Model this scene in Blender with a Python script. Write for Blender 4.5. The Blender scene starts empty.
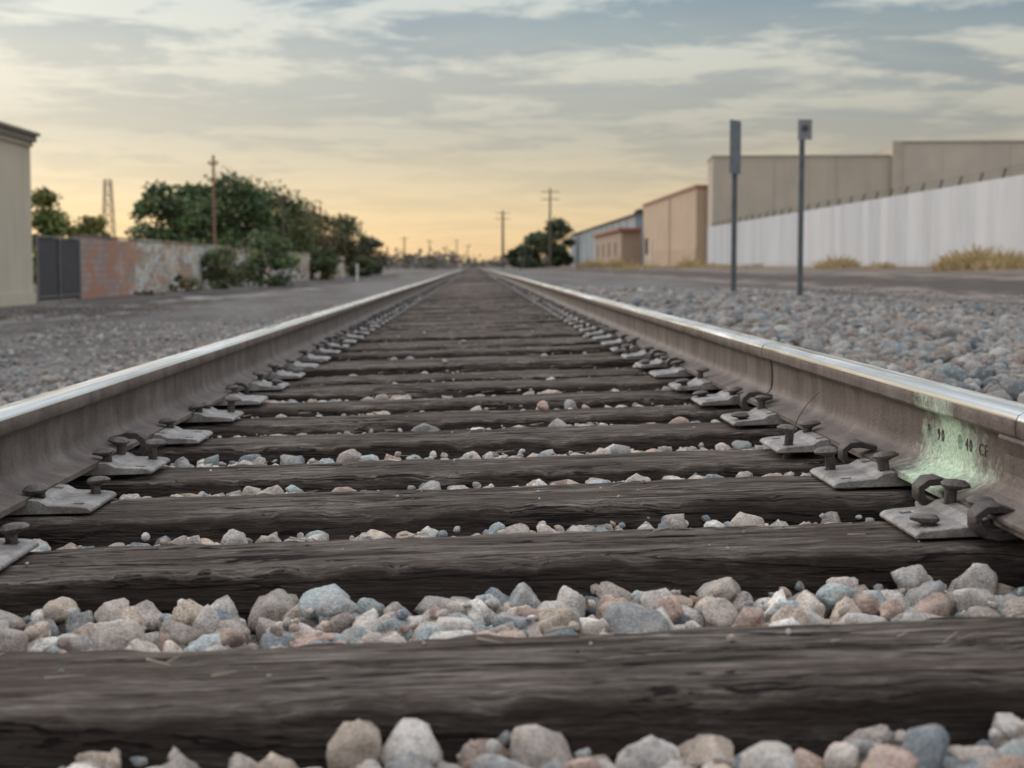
import bpy, bmesh, math, random
import numpy as np
from mathutils import Vector, Matrix, noise as mn
rng=np.random.default_rng(7); random.seed(7)
scene=bpy.context.scene
COL=scene.collection

# ---------------------------------------------------------------- helpers
class NT:
    def __init__(s,tree): s.t=tree; s.n=tree.nodes; s.l=tree.links
    def new(s,typ,**kw):
        n=s.n.new(typ)
        for k,v in kw.items(): setattr(n,k,v)
        return n
    def link(s,a,b): s.l.new(a,b)
    def val(s,x,sock):
        if hasattr(x,'is_output') : s.l.new(x,sock)
        else: sock.default_value=x
    def math(s,op,a,b=0.0,c=None,clamp=False):
        n=s.n.new('ShaderNodeMath'); n.operation=op; n.use_clamp=clamp
        s.val(a,n.inputs[0]); s.val(b,n.inputs[1])
        if c is not None: s.val(c,n.inputs[2])
        return n.outputs[0]
    def mix(s,f,a,b,mode='MIX'):
        n=s.n.new('ShaderNodeMix'); n.data_type='RGBA'; n.blend_type=mode
        s.val(f,n.inputs[0])
        for x,k in ((a,6),(b,7)):
            if hasattr(x,'is_output'): s.l.new(x,n.inputs[k])
            else: n.inputs[k].default_value=(*x,1) if len(x)==3 else x
        return n.outputs[2]
    def noise(s,vec,scale,detail=4,rough=.55,dist=0):
        n=s.n.new('ShaderNodeTexNoise'); n.inputs['Scale'].default_value=scale
        n.inputs['Detail'].default_value=detail; n.inputs['Roughness'].default_value=rough
        n.inputs['Distortion'].default_value=dist
        if vec is not None: s.l.new(vec,n.inputs['Vector'])
        return n.outputs['Fac']
    def ramp(s,f,stops,interp='LINEAR'):
        n=s.n.new('ShaderNodeValToRGB'); cr=n.color_ramp; cr.interpolation=interp
        while len(cr.elements)<len(stops): cr.elements.new(0.5)
        for e,(p,c) in zip(cr.elements,stops):
            e.position=p; e.color=(c,c,c,1) if isinstance(c,(int,float)) else (*c,1)
        s.l.new(f,n.inputs[0]); return n.outputs[0]
    def mapv(s,vec,scale=(1,1,1),loc=(0,0,0)):
        n=s.n.new('ShaderNodeMapping'); n.inputs['Scale'].default_value=scale; n.inputs['Location'].default_value=loc
        s.l.new(vec,n.inputs['Vector']); return n.outputs[0]
    def pos(s): return s.n.new('ShaderNodeNewGeometry').outputs['Position']
    def attr(s,name,typ='Color'):
        n=s.n.new('ShaderNodeAttribute'); n.attribute_name=name; return n.outputs[typ]
    def sep(s,v):
        n=s.n.new('ShaderNodeSeparateXYZ'); s.l.new(v,n.inputs[0]); return n.outputs
    def bump(s,h,strength=.5,dist=.01,normal=None):
        n=s.n.new('ShaderNodeBump'); n.inputs['Distance'].default_value=dist
        s.val(strength,n.inputs['Strength'])
        s.l.new(h,n.inputs['Height'])
        if normal is not None: s.l.new(normal,n.inputs['Normal'])
        return n.outputs[0]

def new_mat(name):
    m=bpy.data.materials.new(name); m.use_nodes=True
    nt=NT(m.node_tree); b=m.node_tree.nodes['Principled BSDF']
    return m,nt,b
def simple(name,col,rough=.8,metal=0,var=.25,scale=6,bump=.2,bdist=.01,fine=60,blotch=None):
    m,nt,b=new_mat(name); p=nt.pos()
    n1=nt.noise(p,scale,4,.6); n2=nt.noise(p,fine,2,.6)
    f=nt.math('ADD',nt.math('MULTIPLY',n1,.6),nt.math('MULTIPLY',n2,.4))
    lo=tuple(c*(1-var) for c in col); hi=tuple(min(1,c*(1+var)) for c in col)
    c=nt.ramp(f,[(.36,lo),(.64,hi)])
    if blotch: c=nt.mix(nt.ramp(nt.noise(p,scale*.8,4,.7),[(.48,0.),(.62,.75)]),c,blotch)
    nt.link(c,b.inputs['Base Color']); b.inputs['Roughness'].default_value=rough; b.inputs['Metallic'].default_value=metal
    if bump: nt.link(nt.bump(f,bump,bdist),b.inputs['Normal'])
    return m
def stained(name,col,dark,top):
    """wall paint with rain streaks and a darker band below the top edge"""
    m,nt,b=new_mat(name); p=nt.pos(); z=nt.sep(p)[2]
    n1=nt.noise(p,.5,5,.65); n2=nt.noise(nt.mapv(p,(1.6,1.6,.12)),1,5,.65); n3=nt.noise(p,25,2,.6)
    f=nt.math('ADD',nt.math('MULTIPLY',n1,.6),nt.math('MULTIPLY',n3,.4))
    c=nt.ramp(f,[(.36,tuple(v*.88 for v in col)),(.64,tuple(v*1.08 for v in col))])
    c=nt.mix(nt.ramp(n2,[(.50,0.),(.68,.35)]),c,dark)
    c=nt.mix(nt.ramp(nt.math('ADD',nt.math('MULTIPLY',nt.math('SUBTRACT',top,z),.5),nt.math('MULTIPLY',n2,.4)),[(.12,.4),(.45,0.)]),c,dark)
    nt.link(c,b.inputs['Base Color']); b.inputs['Roughness'].default_value=.92
    nt.link(nt.bump(n3,.2,.01),b.inputs['Normal']); return m

def empty(name,loc=(0,0,0)):
    e=bpy.data.objects.new(name,None); e.location=loc; COL.objects.link(e); return e
def mk(name,verts,faces,mats=None,parent=None,smooth=False,midx=None):
    me=bpy.data.meshes.new(name); me.from_pydata([tuple(v) for v in verts],[],[tuple(f) for f in faces]); me.update()
    o=bpy.data.objects.new(name,me); COL.objects.link(o)
    if mats is not None:
        for m in (mats if isinstance(mats,(list,tuple)) else [mats]): me.materials.append(m)
    if parent: o.parent=parent
    if midx is not None: me.polygons.foreach_set('material_index',list(midx))
    if smooth: me.polygons.foreach_set('use_smooth',[True]*len(me.polygons))
    return o
def mknp(name,V,F,mat,col=None,parent=None,smooth=False,midx=None):
    V=np.asarray(V,np.float32); F=np.asarray(F,np.int32); k=F.shape[1]
    me=bpy.data.meshes.new(name)
    me.vertices.add(len(V)); me.vertices.foreach_set('co',V.ravel())
    me.loops.add(F.size); me.loops.foreach_set('vertex_index',F.ravel())
    me.polygons.add(len(F)); me.polygons.foreach_set('loop_start',np.arange(0,F.size,k,dtype=np.int32))
    if midx is not None: me.polygons.foreach_set('material_index',np.asarray(midx,np.int32))
    me.polygons.foreach_set('use_smooth',np.full(len(F),smooth))
    me.update(calc_edges=True); me.validate()
    if col is not None:
        a=me.color_attributes.new('col','FLOAT_COLOR','POINT')
        c=np.ones((len(V),4),np.float32); c[:,:3]=col; a.data.foreach_set('color',c.ravel())
    for m in (mat if isinstance(mat,(list,tuple)) else [mat]): me.materials.append(m)
    o=bpy.data.objects.new(name,me); COL.objects.link(o)
    if parent: o.parent=parent
    return o
def boxvf(x0,x1,y0,y1,z0,z1):
    V=[(x0,y0,z0),(x1,y0,z0),(x1,y1,z0),(x0,y1,z0),(x0,y0,z1),(x1,y0,z1),(x1,y1,z1),(x0,y1,z1)]
    F=[(0,3,2,1),(4,5,6,7),(0,1,5,4),(1,2,6,5),(2,3,7,6),(3,0,4,7)]
    return V,F
class MB:
    def __init__(s): s.V=[];s.F=[];s.M=[]
    def add(s,V,F,mi=0):
        o=len(s.V); s.V+= [tuple(v) for v in V]; s.F+=[tuple(i+o for i in f) for f in F]; s.M+=[mi]*len(F)
    def box(s,*a,mi=0): V,F=boxvf(*a); s.add(V,F,mi)
    def cyl(s,p0,p1,r0,r1=None,n=8,mi=0):
        r1=r0 if r1 is None else r1
        p0=Vector(p0);p1=Vector(p1); d=(p1-p0).normalized(); u=d.orthogonal().normalized(); w=d.cross(u)
        V=[]
        for p,r in ((p0,r0),(p1,r1)):
            for i in range(n):
                a=2*math.pi*i/n; V.append(p+u*(r*math.cos(a))+w*(r*math.sin(a)))
        F=[(i,(i+1)%n,n+(i+1)%n,n+i) for i in range(n)]+[tuple(range(n-1,-1,-1)),tuple(range(n,2*n))]
        s.add(V,F,mi)
    def make(s,name,mats,parent=None,smooth=False): return mk(name,s.V,s.F,mats,parent,smooth,s.M)
def box(name,x0,x1,y0,y1,z0,z1,mat,parent=None,bev=0):
    V,F=boxvf(x0,x1,y0,y1,z0,z1); o=mk(name,V,F,mat,parent)
    if bev: 
        md=o.modifiers.new('b','BEVEL'); md.width=bev; md.segments=2
    return o

# ---------------------------------------------------------------- terrain profile
KX=[-2500,-12,-3.4,-1.75,-1.35,0,1.35,1.9,4.2,6.8,11,15,16,2500]
KZ=[-.62,-.60,-.58,-.22,-.16,-.11,-.06,-.05,-.12,-.10,.17,.34,.35,.35]
def tz(x): return np.interp(x,KX,KZ)
def wander(y):
    a=min(1,max(0,(y-15)/60)); 
    return a*(.05*math.sin(y*.11)+.04*math.sin(y*.043+1)+ .0)

# ---------------------------------------------------------------- materials
def mat_wood():
    m,nt,b=new_mat('tie_wood'); p=nt.pos(); s=nt.attr('seed','Fac')
    cmb=nt.new('ShaderNodeCombineXYZ'); nt.link(s,cmb.inputs[0]); nt.link(s,cmb.inputs[2])
    va=nt.new('ShaderNodeVectorMath',operation='ADD'); nt.link(p,va.inputs[0]); nt.link(cmb.outputs[0],va.inputs[1]); q=va.outputs[0]
    g1=nt.noise(nt.mapv(q,(3.0,75,40)),1,5,.75,.4)
    g2=nt.noise(nt.mapv(q,(16,380,220)),1,3,.75,.2)
    blot=nt.noise(nt.mapv(q,(3.5,12,12)),1,5,.7)
    f=nt.math('ADD',nt.math('MULTIPLY',g1,.45),nt.math('MULTIPLY',g2,.55))
    c=nt.ramp(f,[(.40,(.042,.031,.026)),(.465,(.14,.11,.094)),(.53,(.25,.207,.178)),(.61,(.46,.40,.35))])
    c=nt.mix(nt.ramp(blot,[(.40,.8),(.56,.0)]),c,(.10,.075,.063))
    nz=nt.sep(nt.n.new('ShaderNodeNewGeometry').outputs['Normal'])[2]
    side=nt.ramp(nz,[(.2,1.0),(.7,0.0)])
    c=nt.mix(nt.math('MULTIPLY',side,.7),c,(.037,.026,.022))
    var=nt.math('ADD',.68,nt.math('MULTIPLY',nt.math('FRACT',nt.math('MULTIPLY',s,7.31)),.5))
    cn=nt.math('ABSOLUTE',nt.math('SUBTRACT',nt.noise(nt.mapv(q,(1.7,30,22)),1,4,.6,.5),.5))
    cw_=nt.ramp(nt.noise(nt.mapv(q,(2.5,14,14),(5,5,5)),1,3,.6),[(.42,.002),(.60,.032)])
    crack=nt.math('DIVIDE',cn,cw_,clamp=True)
    crack=nt.ramp(crack,[(.35,0.),(1.,1.)])
    vm=nt.new('ShaderNodeVectorMath',operation='SCALE'); nt.link(c,vm.inputs[0]); nt.link(var,vm.inputs['Scale'])
    c=nt.mix(nt.math('MULTIPLY',nt.math('SUBTRACT',1,crack),.9),vm.outputs[0],(.016,.012,.010))
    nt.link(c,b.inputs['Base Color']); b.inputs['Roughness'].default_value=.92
    b.inputs['Specular IOR Level'].default_value=.2
    h=nt.math('ADD',nt.math('MULTIPLY',f,.9),nt.math('MULTIPLY',crack,.5))
    nt.link(nt.bump(h,1.0,.010),b.inputs['Normal']); return m
def mat_rail(paint):
    m,nt,b=new_mat('rail_steel'+('_painted' if paint else '')); p=nt.pos()
    n1=nt.noise(p,9,4,.65); n2=nt.noise(p,150,3,.7); st=nt.noise(nt.mapv(p,(10,14,3)),1,5,.7,.4)
    f=nt.math('ADD',nt.math('MULTIPLY',n1,.4),nt.math('ADD',nt.math('MULTIPLY',n2,.25),nt.math('MULTIPLY',st,.35)))
    c=nt.ramp(f,[(.38,(.066,.046,.037)),(.5,(.145,.112,.095)),(.62,(.225,.19,.168))])
    c=nt.mix(nt.ramp(n2,[(.58,0.),(.68,.6)]),c,(.05,.036,.03))
    if paint:
        x,y,z=nt.sep(p)
        yy=nt.math('ABSOLUTE',nt.math('SUBTRACT',y,2.30))
        zz=nt.math('SUBTRACT',z,.075)
        d=nt.math('ADD',nt.math('MULTIPLY',yy,5.0),nt.math('ABSOLUTE',nt.math('MULTIPLY',zz,5.5)))
        nn=nt.noise(p,26,6,.8)
        mask=nt.ramp(nt.math('ADD',d,nt.math('MULTIPLY',nt.math('SUBTRACT',nn,.5),2.2)),[(.35,1.0),(1.0,0.0)])
        mask=nt.math('MULTIPLY',mask,nt.ramp(n2,[(.35,.45),(.55,1.)]))
        c=nt.mix(mask,c,(.60,.76,.58))
    nt.link(c,b.inputs['Base Color']); b.inputs['Roughness'].default_value=.6; b.inputs['Metallic'].default_value=.1
    nt.link(nt.bump(nt.math('ADD',n2,nt.math('MULTIPLY',st,.8)),.6,.003),b.inputs['Normal']); return m
def mat_head():
    m,nt,b=new_mat('rail_running_surface'); p=nt.pos()
    st=nt.noise(nt.mapv(p,(110,.8,1)),1,4,.65); n1=nt.noise(nt.mapv(p,(22,3.5,1)),1,5,.65)
    c=nt.ramp(st,[(.35,(.62,.57,.52)),(.6,(.96,.95,.93))])
    nt.link(c,b.inputs['Base Color']); b.inputs['Metallic'].default_value=1
    nt.link(nt.ramp(nt.math('ADD',nt.math('MULTIPLY',st,.5),nt.math('MULTIPLY',n1,.5)),[(.38,.12),(.62,.36)]),b.inputs['Roughness'])
    nt.link(nt.bump(nt.math('ADD',st,n1),.15,.002),b.inputs['Normal']); return m
def mat_stone():
    m,nt,b=new_mat('ballast_stone'); p=nt.pos(); c0=nt.attr('col')
    n1=nt.noise(p,60,4,.75); n2=nt.noise(p,330,2,.7)
    f=nt.math('ADD',nt.math('MULTIPLY',n1,.5),nt.math('MULTIPLY',n2,.5))
    k=nt.ramp(f,[(.36,.5),(.5,1.),(.64,1.5)])
    c=nt.mix(1,c0,k,'MULTIPLY')
    c=nt.mix(nt.ramp(nt.noise(p,38,2,.6),[(.52,0.),(.62,.4)]),c,(.50,.42,.36))
    nt.link(c,b.inputs['Base Color']); b.inputs['Roughness'].default_value=.9
    b.inputs['Specular IOR Level'].default_value=.3
    nt.link(nt.bump(f,.9,.006),b.inputs['Normal']); return m
def dirt_col(nt,med,fine):
    return nt.ramp(nt.math('ADD',nt.math('MULTIPLY',med,.6),nt.math('MULTIPLY',fine,.4)),[(.38,(.125,.102,.09)),(.62,(.26,.22,.195))])
def mat_ground():
    m,nt,b=new_mat('ground_dirt_gravel'); p=nt.pos(); x,y,z=nt.sep(p)
    big=nt.noise(nt.mapv(p,(.35,.09,1)),1,4,.6); med=nt.noise(p,2.2,5,.7); fine=nt.noise(p,30,4,.75)
    vor=nt.new('ShaderNodeTexVoronoi'); vor.inputs['Scale'].default_value=20; nt.link(p,vor.inputs['Vector'])
    vc=nt.new('ShaderNodeSeparateXYZ'); nt.link(vor.outputs['Color'],vc.inputs[0])
    grav=nt.ramp(vc.outputs[0],[(0,(.07,.066,.063)),(.35,(.15,.142,.137)),(.65,(.24,.228,.218)),(1,(.40,.38,.36))])
    dirt=dirt_col(nt,med,fine)
    ax=nt.math('DIVIDE',nt.math('ADD',nt.math('ABSOLUTE',x),nt.math('MULTIPLY',nt.math('SUBTRACT',med,.5),3.0)),10)
    gm=nt.ramp(ax,[(.45,1.0),(.70,.55)])
    c=nt.mix(gm,dirt,grav)
    lx=nt.math('ADD',x,nt.math('MULTIPLY',nt.math('SUBTRACT',big,.5),7.0))
    ld=nt.math('ABSOLUTE',nt.math('ADD',lx,8.5))
    lane=nt.ramp(nt.math('ADD',nt.math('DIVIDE',ld,4),nt.math('MULTIPLY',nt.math('SUBTRACT',med,.5),1.0)),[(.25,1.),(.5,0.)])
    c=nt.mix(nt.math('MULTIPLY',lane,.75),c,(.062,.050,.045))
    rt=nt.ramp(nt.math('DIVIDE',x,20),[(.53,0.),(.6,.8)])
    c=nt.mix(rt,c,nt.ramp(med,[(.35,(.20,.155,.12)),(.65,(.42,.33,.26))]))
    c=nt.mix(nt.ramp(big,[(.38,.5),(.56,0.)]),c,(.085,.07,.062))
    pud=nt.ramp(nt.noise(nt.mapv(p,(.7,.22,1),(4,2,0)),1,4,.55,.4),[(.54,0.),(.58,1.)])
    pud=nt.math('MULTIPLY',pud,lane)
    nt.link(c,b.inputs['Base Color'])
    nt.link(nt.math('SUBTRACT',.95,nt.math('MULTIPLY',pud,.72)),b.inputs['Roughness'])
    nt.link(nt.math('ADD',.2,nt.math('MULTIPLY',pud,.4)),b.inputs['Specular IOR Level'])
    h=nt.math('ADD',nt.math('MULTIPLY',vor.outputs['Distance'],1.3),nt.math('MULTIPLY',fine,.8))
    nt.link(nt.bump(h,nt.math('SUBTRACT',.9,nt.math('MULTIPLY',pud,.85)),.045),b.inputs['Normal']); return m
def mat_road():
    m,nt,b=new_mat('worn_asphalt'); p=nt.pos(); x,y,z=nt.sep(p)
    med=nt.noise(nt.mapv(p,(1,.25,1)),1.5,5,.75); fine=nt.noise(p,35,3,.75)
    a=nt.ramp(fine,[(.35,(.055,.043,.040)),(.65,(.115,.095,.087))])
    e=nt.math('ABSOLUTE',nt.math('SUBTRACT',x,8.9))
    e=nt.math('ADD',e,nt.math('MULTIPLY',nt.math('SUBTRACT',med,.5),6.0))
    c=nt.mix(nt.ramp(nt.math('DIVIDE',e,3),[(.30,0.),(.58,1.)]),a,dirt_col(nt,med,fine))
    nt.link(c,b.inputs['Base Color']); b.inputs['Roughness'].default_value=.95; b.inputs['Specular IOR Level'].default_value=.2
    nt.link(nt.bump(fine,.5,.02),b.inputs['Normal']); return m
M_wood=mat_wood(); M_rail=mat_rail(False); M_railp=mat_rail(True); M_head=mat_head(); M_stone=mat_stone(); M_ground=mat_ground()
M_plate=simple('tie_plate_steel',(.30,.28,.265),.5,.3,.45,22,.6,.004,240,(.16,.13,.11))
M_spike=simple('spike_steel',(.12,.10,.092),.6,.3,.5,30,.6,.004,240)
M_anchor=simple('anchor_steel',(.075,.062,.058),.6,.3,.4,30,.6,.004,240)
M_asph=mat_road()

# ---------------------------------------------------------------- ground
ys=np.concatenate([np.arange(-12,20,1.0),np.arange(20,120,4.0),np.geomspace(120,4000,24)])
xs=np.array(sorted(set(KX+[-800,-250,-80,-40,-25,-9,-7,-5,-4.2,-2.6,-2.1,2.5,3.2,5.5,8,9.4,12.3,13.6,25,40,80,250,800])))
V=[];F=[]
for yv in ys:
    for xv in xs:
        zz=float(tz(xv))
        if (abs(xv)>2 and not 6.5<xv<11.5): zz+=.035*mn.noise(Vector((xv*.8,yv*.25,0)))
        V.append((xv,yv,zz))
nx=len(xs)
for j in range(len(ys)-1):
    for i in range(nx-1):
        a=j*nx+i; F.append((a,a+1,a+nx+1,a+nx))
mk('ground',V,F,M_ground,smooth=True)
rx=[x for x in xs if 6.8<=x<=11]
V=[];F=[]
for yv in ys:
    if yv>700: break
    for k,xv in enumerate(rx): V.append((xv,yv,float(tz(xv))+.008))
n=len(rx); R=len(V)//n
for j in range(R-1):
    for i in range(n-1): a=j*n+i; F.append((a,a+1,a+n+1,a+n))
mk('asphalt_road',V,F,M_asph)

# ---------------------------------------------------------------- railway track
CANT=.03
track=empty('railway_track'); track.rotation_euler=(0,-CANT,0)
tiec=[.80,1.43,2.03,2.49,2.96,3.44]
y=3.44
while y<420:
    y+=.5+random.uniform(-.035,.035) if y<60 else .5
    tiec.append(y)
TW=.225
def tie_mesh(xc,yc,seed,w,length,nxs,nw,disp):
    hx=length/2; r=.012
    sec=[]
    zb=-.17
    for t in np.linspace(0,1,9 if nw>20 else 4): sec.append((-w/2, zb+(0-r-zb)*t))
    for a in (30,60): sec.append((-w/2+r-r*math.cos(math.radians(a)), -r+r*math.sin(math.radians(a))))
    for t in np.linspace(0,1,nw): sec.append((-w/2+r+(w-2*r)*t,0))
    for a in (60,30): sec.append((w/2-r+r*math.cos(math.radians(a)), -r+r*math.sin(math.radians(a))))
    for t in np.linspace(1,0,9 if nw>20 else 4): sec.append((w/2, zb+(0-r-zb)*t))
    ns=len(sec); V=[];F=[]
    skew=random.uniform(-.012,.012)
    for i in range(nxs+1):
        x=-hx+length*i/nxs
        for (yy,zz) in sec:
            X=x;Y=yy;Z=zz
            if disp:
                n1=mn.noise(Vector((x*1.6,yy*30+seed*9,zz*26)))
                n2=mn.noise(Vector((x*6+3,yy*85+seed*5,zz*75)))
                n3=mn.noise(Vector((x*3,seed*3.3,yy*5)))
                ck=max(0,1-abs(mn.noise(Vector((x*.9+seed,yy*22+seed*4,zz*19+4))))/.08)
                ck2=max(0,mn.noise(Vector((x*2+seed,seed*4,2)))+.15)
                top=1 if zz>-.02 else .3
                dist=abs(yy)-w/2
                edge=min(1,max(0,(dist+.03)/.03))
                Z+= top*(.0024*n1+.0018*n2+.003*n3-.009*ck*min(1,ck2*4)) - edge*top*(max(0,.012*mn.noise(Vector((x*6,seed*2,yy*2))))+max(0,.014*mn.noise(Vector((x*19,seed*2,yy*4))))+max(0,.008*mn.noise(Vector((x*45,seed*2,yy*4)))))
                if abs(yy)>w/2-.02: Y+= math.copysign(1,yy)*(.004*n3+.003*n1+.003*mn.noise(Vector((x*4,seed,zz*60)))+.002*n2+.002*mn.noise(Vector((x*30,seed,zz*30))))
            V.append((xc+X,yc+Y+skew*x,Z))
    for i in range(nxs):
        for k in range(ns-1):
            a=i*ns+k; F.append((a,a+ns,a+ns+1,a+1))
    F2=[tuple(range(ns)),tuple(range(nxs*ns+ns-1,nxs*ns-1,-1))]
    return V,F,F2
tmb=MB(); seeds=[]
for i,yc in enumerate(tiec):
    near=i<8; mid=i<30
    w=TW+random.uniform(-.012,.012)
    V,F,F2=tie_mesh(wander(yc)+random.uniform(-.03,.03),yc,i*1.7,w,2.6,340 if near else (80 if mid else 2),44 if near else (12 if mid else 2),mid)
    z=random.uniform(-.012,.004) if i>3 else -.003
    V=[(a,b,c+z) for a,b,c in V]
    tmb.add(V,F+F2); seeds+= [i*1.37]*len(V)
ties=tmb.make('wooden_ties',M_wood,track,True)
at=ties.data.attributes.new('seed','FLOAT','POINT'); at.data.foreach_set('value',seeds)

half=[(.065,0),(.065,.009),(.045,.0135),(.028,.018),(.016,.0245),(.010,.033),(.0075,.046),(.007,.07),(.0075,.092),(.010,.101),(.016,.1055),(.030,.1085),(.0325,.112),(.0328,.122),(.0320,.132),(.029,.1385),(.022,.1418),(.011,.1432)]
prof=[(x,z) for x,z in half]+[(0,.1435)]+[(-x,z) for x,z in reversed(half)]
ZP=.018
def rail(name,xc,y0,y1,body,grow=0,step=2.0):
    ysl=[y0]
    while ysl[-1]<y1-1e-6: ysl.append(min(y1,ysl[-1]+(step if ysl[-1]<60 else 5)))
    V=[];F=[];Mi=[];n=len(prof)
    for yv in ysl:
        for (px,pz) in prof:
            g=0
            if grow: g=(grow if .02<pz<.11 else grow*.4)*(1 if px>0 else -1)
            V.append((xc+wander(yv)+px+g,yv,pz+ZP+(grow*.05)))
    for j in range(len(ysl)-1):
        for k in range(n):
            k2=(k+1)%n; a=j*n+k; c=j*n+k2
            F.append((a,c,c+n,a+n))
            zm=(prof[k][1]+prof[k2][1])/2
            Mi.append(1 if zm>.1345 else 0)
    F.append(tuple(range(n-1,-1,-1))); F.append(tuple((len(ysl)-1)*n+k for k in range(n))); Mi+=[0,0]
    o=mk(name,V,F,[body,M_head],track,False,Mi)
    o.data.polygons.foreach_set('use_smooth',[len(p.vertices)==4 for p in o.data.polygons])
    return o
def sharp(o,deg=40):
    bm=bmesh.new(); bm.from_mesh(o.data)
    bmesh.ops.recalc_face_normals(bm,faces=bm.faces)
    for e in bm.edges:
        if len(e.link_faces)==2 and e.calc_face_angle(0)>math.radians(deg): e.smooth=False
    bm.to_mesh(o.data); bm.free()
RC=.75
sharp(rail('left_rail',-RC,-1.0,420,M_rail))
JY=1.955
r1=rail('right_rail_near',RC,-1.0,JY-.0015,M_rail); sharp(r1)
r2=rail('right_rail_joint_section',RC,JY+.0015,3.715,M_railp,step=.4)
bmc=bmesh.new()
for yy in (2.264,2.42):
    bmesh.ops.create_cone(bmc,cap_ends=True,segments=24,radius1=.012,radius2=.012,depth=.2,matrix=Matrix.Translation((RC,yy,ZP+.068))@Matrix.Rotation(math.pi/2,4,'Y'))
mc=bpy.data.meshes.new('cut'); bmc.to_mesh(mc); bmc.free(); oc=bpy.data.objects.new('cut',mc); COL.objects.link(oc)
r2.parent=None
bpy.context.view_layer.update()
md=r2.modifiers.new('b','BOOLEAN'); md.operation='DIFFERENCE'; md.object=oc; md.solver='EXACT'
dg=bpy.context.evaluated_depsgraph_get(); nm=bpy.data.meshes.new_from_object(r2.evaluated_get(dg))
r2.modifiers.clear(); r2.data=nm; bpy.data.objects.remove(oc); r2.parent=track
sharp(r2,30)
r3=rail('right_rail_far',RC,3.735,420,M_rail); sharp(r3)
r4=rail('rail_weld',RC,3.714,3.736,M_rail,grow=.003); sharp(r4)
def joint_bar(name,s,y0,y1):
    pr=[(.0085,.034),(.0125,.0262),(.028,.0195),(.045,.0145),(.067,.0095),(.073,.0095),(.073,.016),(.055,.0225),(.038,.030),(.026,.040),(.0215,.055),(.021,.080),(.026,.094),(.030,.102),(.028,.1072),(.016,.1045),(.0095,.097)]
    V=[];F=[];n=len(pr)
    for yv in (y0,y1):
        for px,pz in pr: V.append((RC+s*(px+.0008),yv,pz+ZP+.0008))
    for k in range(n): F.append((k,(k+1)%n,n+(k+1)%n,n+k))
    F+=[tuple(range(n-1,-1,-1)),tuple(range(n,2*n))]
    o=mk(name,V,F,M_rail,track); sharp(o)
    m=o.modifiers.new('b','BEVEL'); m.width=.0015; m.segments=2; return o
joint_bar('joint_bar_inner',-1,1.15,2.03); joint_bar('joint_bar_outer',1,1.15,2.03)
jb=MB()
for yy in (1.25,1.4,1.55,1.7):
    jb.cyl((RC-.05,yy,ZP+.068),(RC-.02,yy,ZP+.068),.016,n=6); jb.cyl((RC-.06,yy,ZP+.068),(RC-.05,yy,ZP+.068),.010,n=12)
jb.make('joint_bolts',M_spike,track)
M_let=simple('raised_letter_steel',(.075,.062,.053),.6,0,.15)
def letters(txt,y0,sp,name):
    tc=bpy.data.curves.new('t','FONT'); tc.body=txt; tc.size=.026; tc.extrude=.0010; tc.space_character=sp
    to=bpy.data.objects.new('t',tc); COL.objects.link(to); bpy.context.view_layer.update()
    dg=bpy.context.evaluated_depsgraph_get(); tm=bpy.data.meshes.new_from_object(to.evaluated_get(dg)); bpy.data.objects.remove(to)
    t=bpy.data.objects.new(name,tm); COL.objects.link(t); tm.materials.append(M_let); t.parent=track
    t.matrix_local=Matrix(((0,0,-1,RC-.0072),(-1,0,0,y0),(0,1,0,ZP+.060),(0,0,0,1)))
letters('90',2.375,1.6,'rolled_lettering_a'); letters('40  CF',2.238,1.4,'rolled_lettering_b')

# tie plates, spikes, anchors
def grid_prism(xb,yb,zt,zbm,holes):
    V=[];F=[];nxx=len(xb);ny=len(yb)
    for lay in (0,1):
        for j in range(ny):
            for i in range(nxx): V.append((xb[i],yb[j],zt[i] if lay else zbm))
    N=nxx*ny; cell=lambda i,j: 0<=i<nxx-1 and 0<=j<ny-1 and (i,j) not in holes
    for j in range(ny-1):
        for i in range(nxx-1):
            if not cell(i,j): continue
            a=j*nxx+i;b_=a+1;c=a+nxx+1;d=a+nxx
            F.append((a+N,b_+N,c+N,d+N)); F.append((a,d,c,b_))
            if not cell(i,j-1): F.append((a,b_,b_+N,a+N))
            if not cell(i,j+1): F.append((c,d,d+N,c+N))
            if not cell(i-1,j): F.append((d,a,a+N,d+N))
            if not cell(i+1,j): F.append((b_,c,c+N,b_+N))
    return V,F
pxb=[-.165,-.159,-.146,-.128,-.098,-.084,-.0675,-.066,.066,.0675,.084,.10,.13,.165,.172]
pzt=[.005,.009,.011,.012,.014,.022,.024,.0175,.0175,.023,.022,.013,.011,.009,.006]
pyb=[-.09,-.065,-.047,-.010,.008,.045,.063,.09]
pholes={(2,1),(2,5),(5,1),(5,5),(9,1),(9,5)}
PV,PF=grid_prism(pxb,pyb,pzt,.0,pholes)
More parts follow.
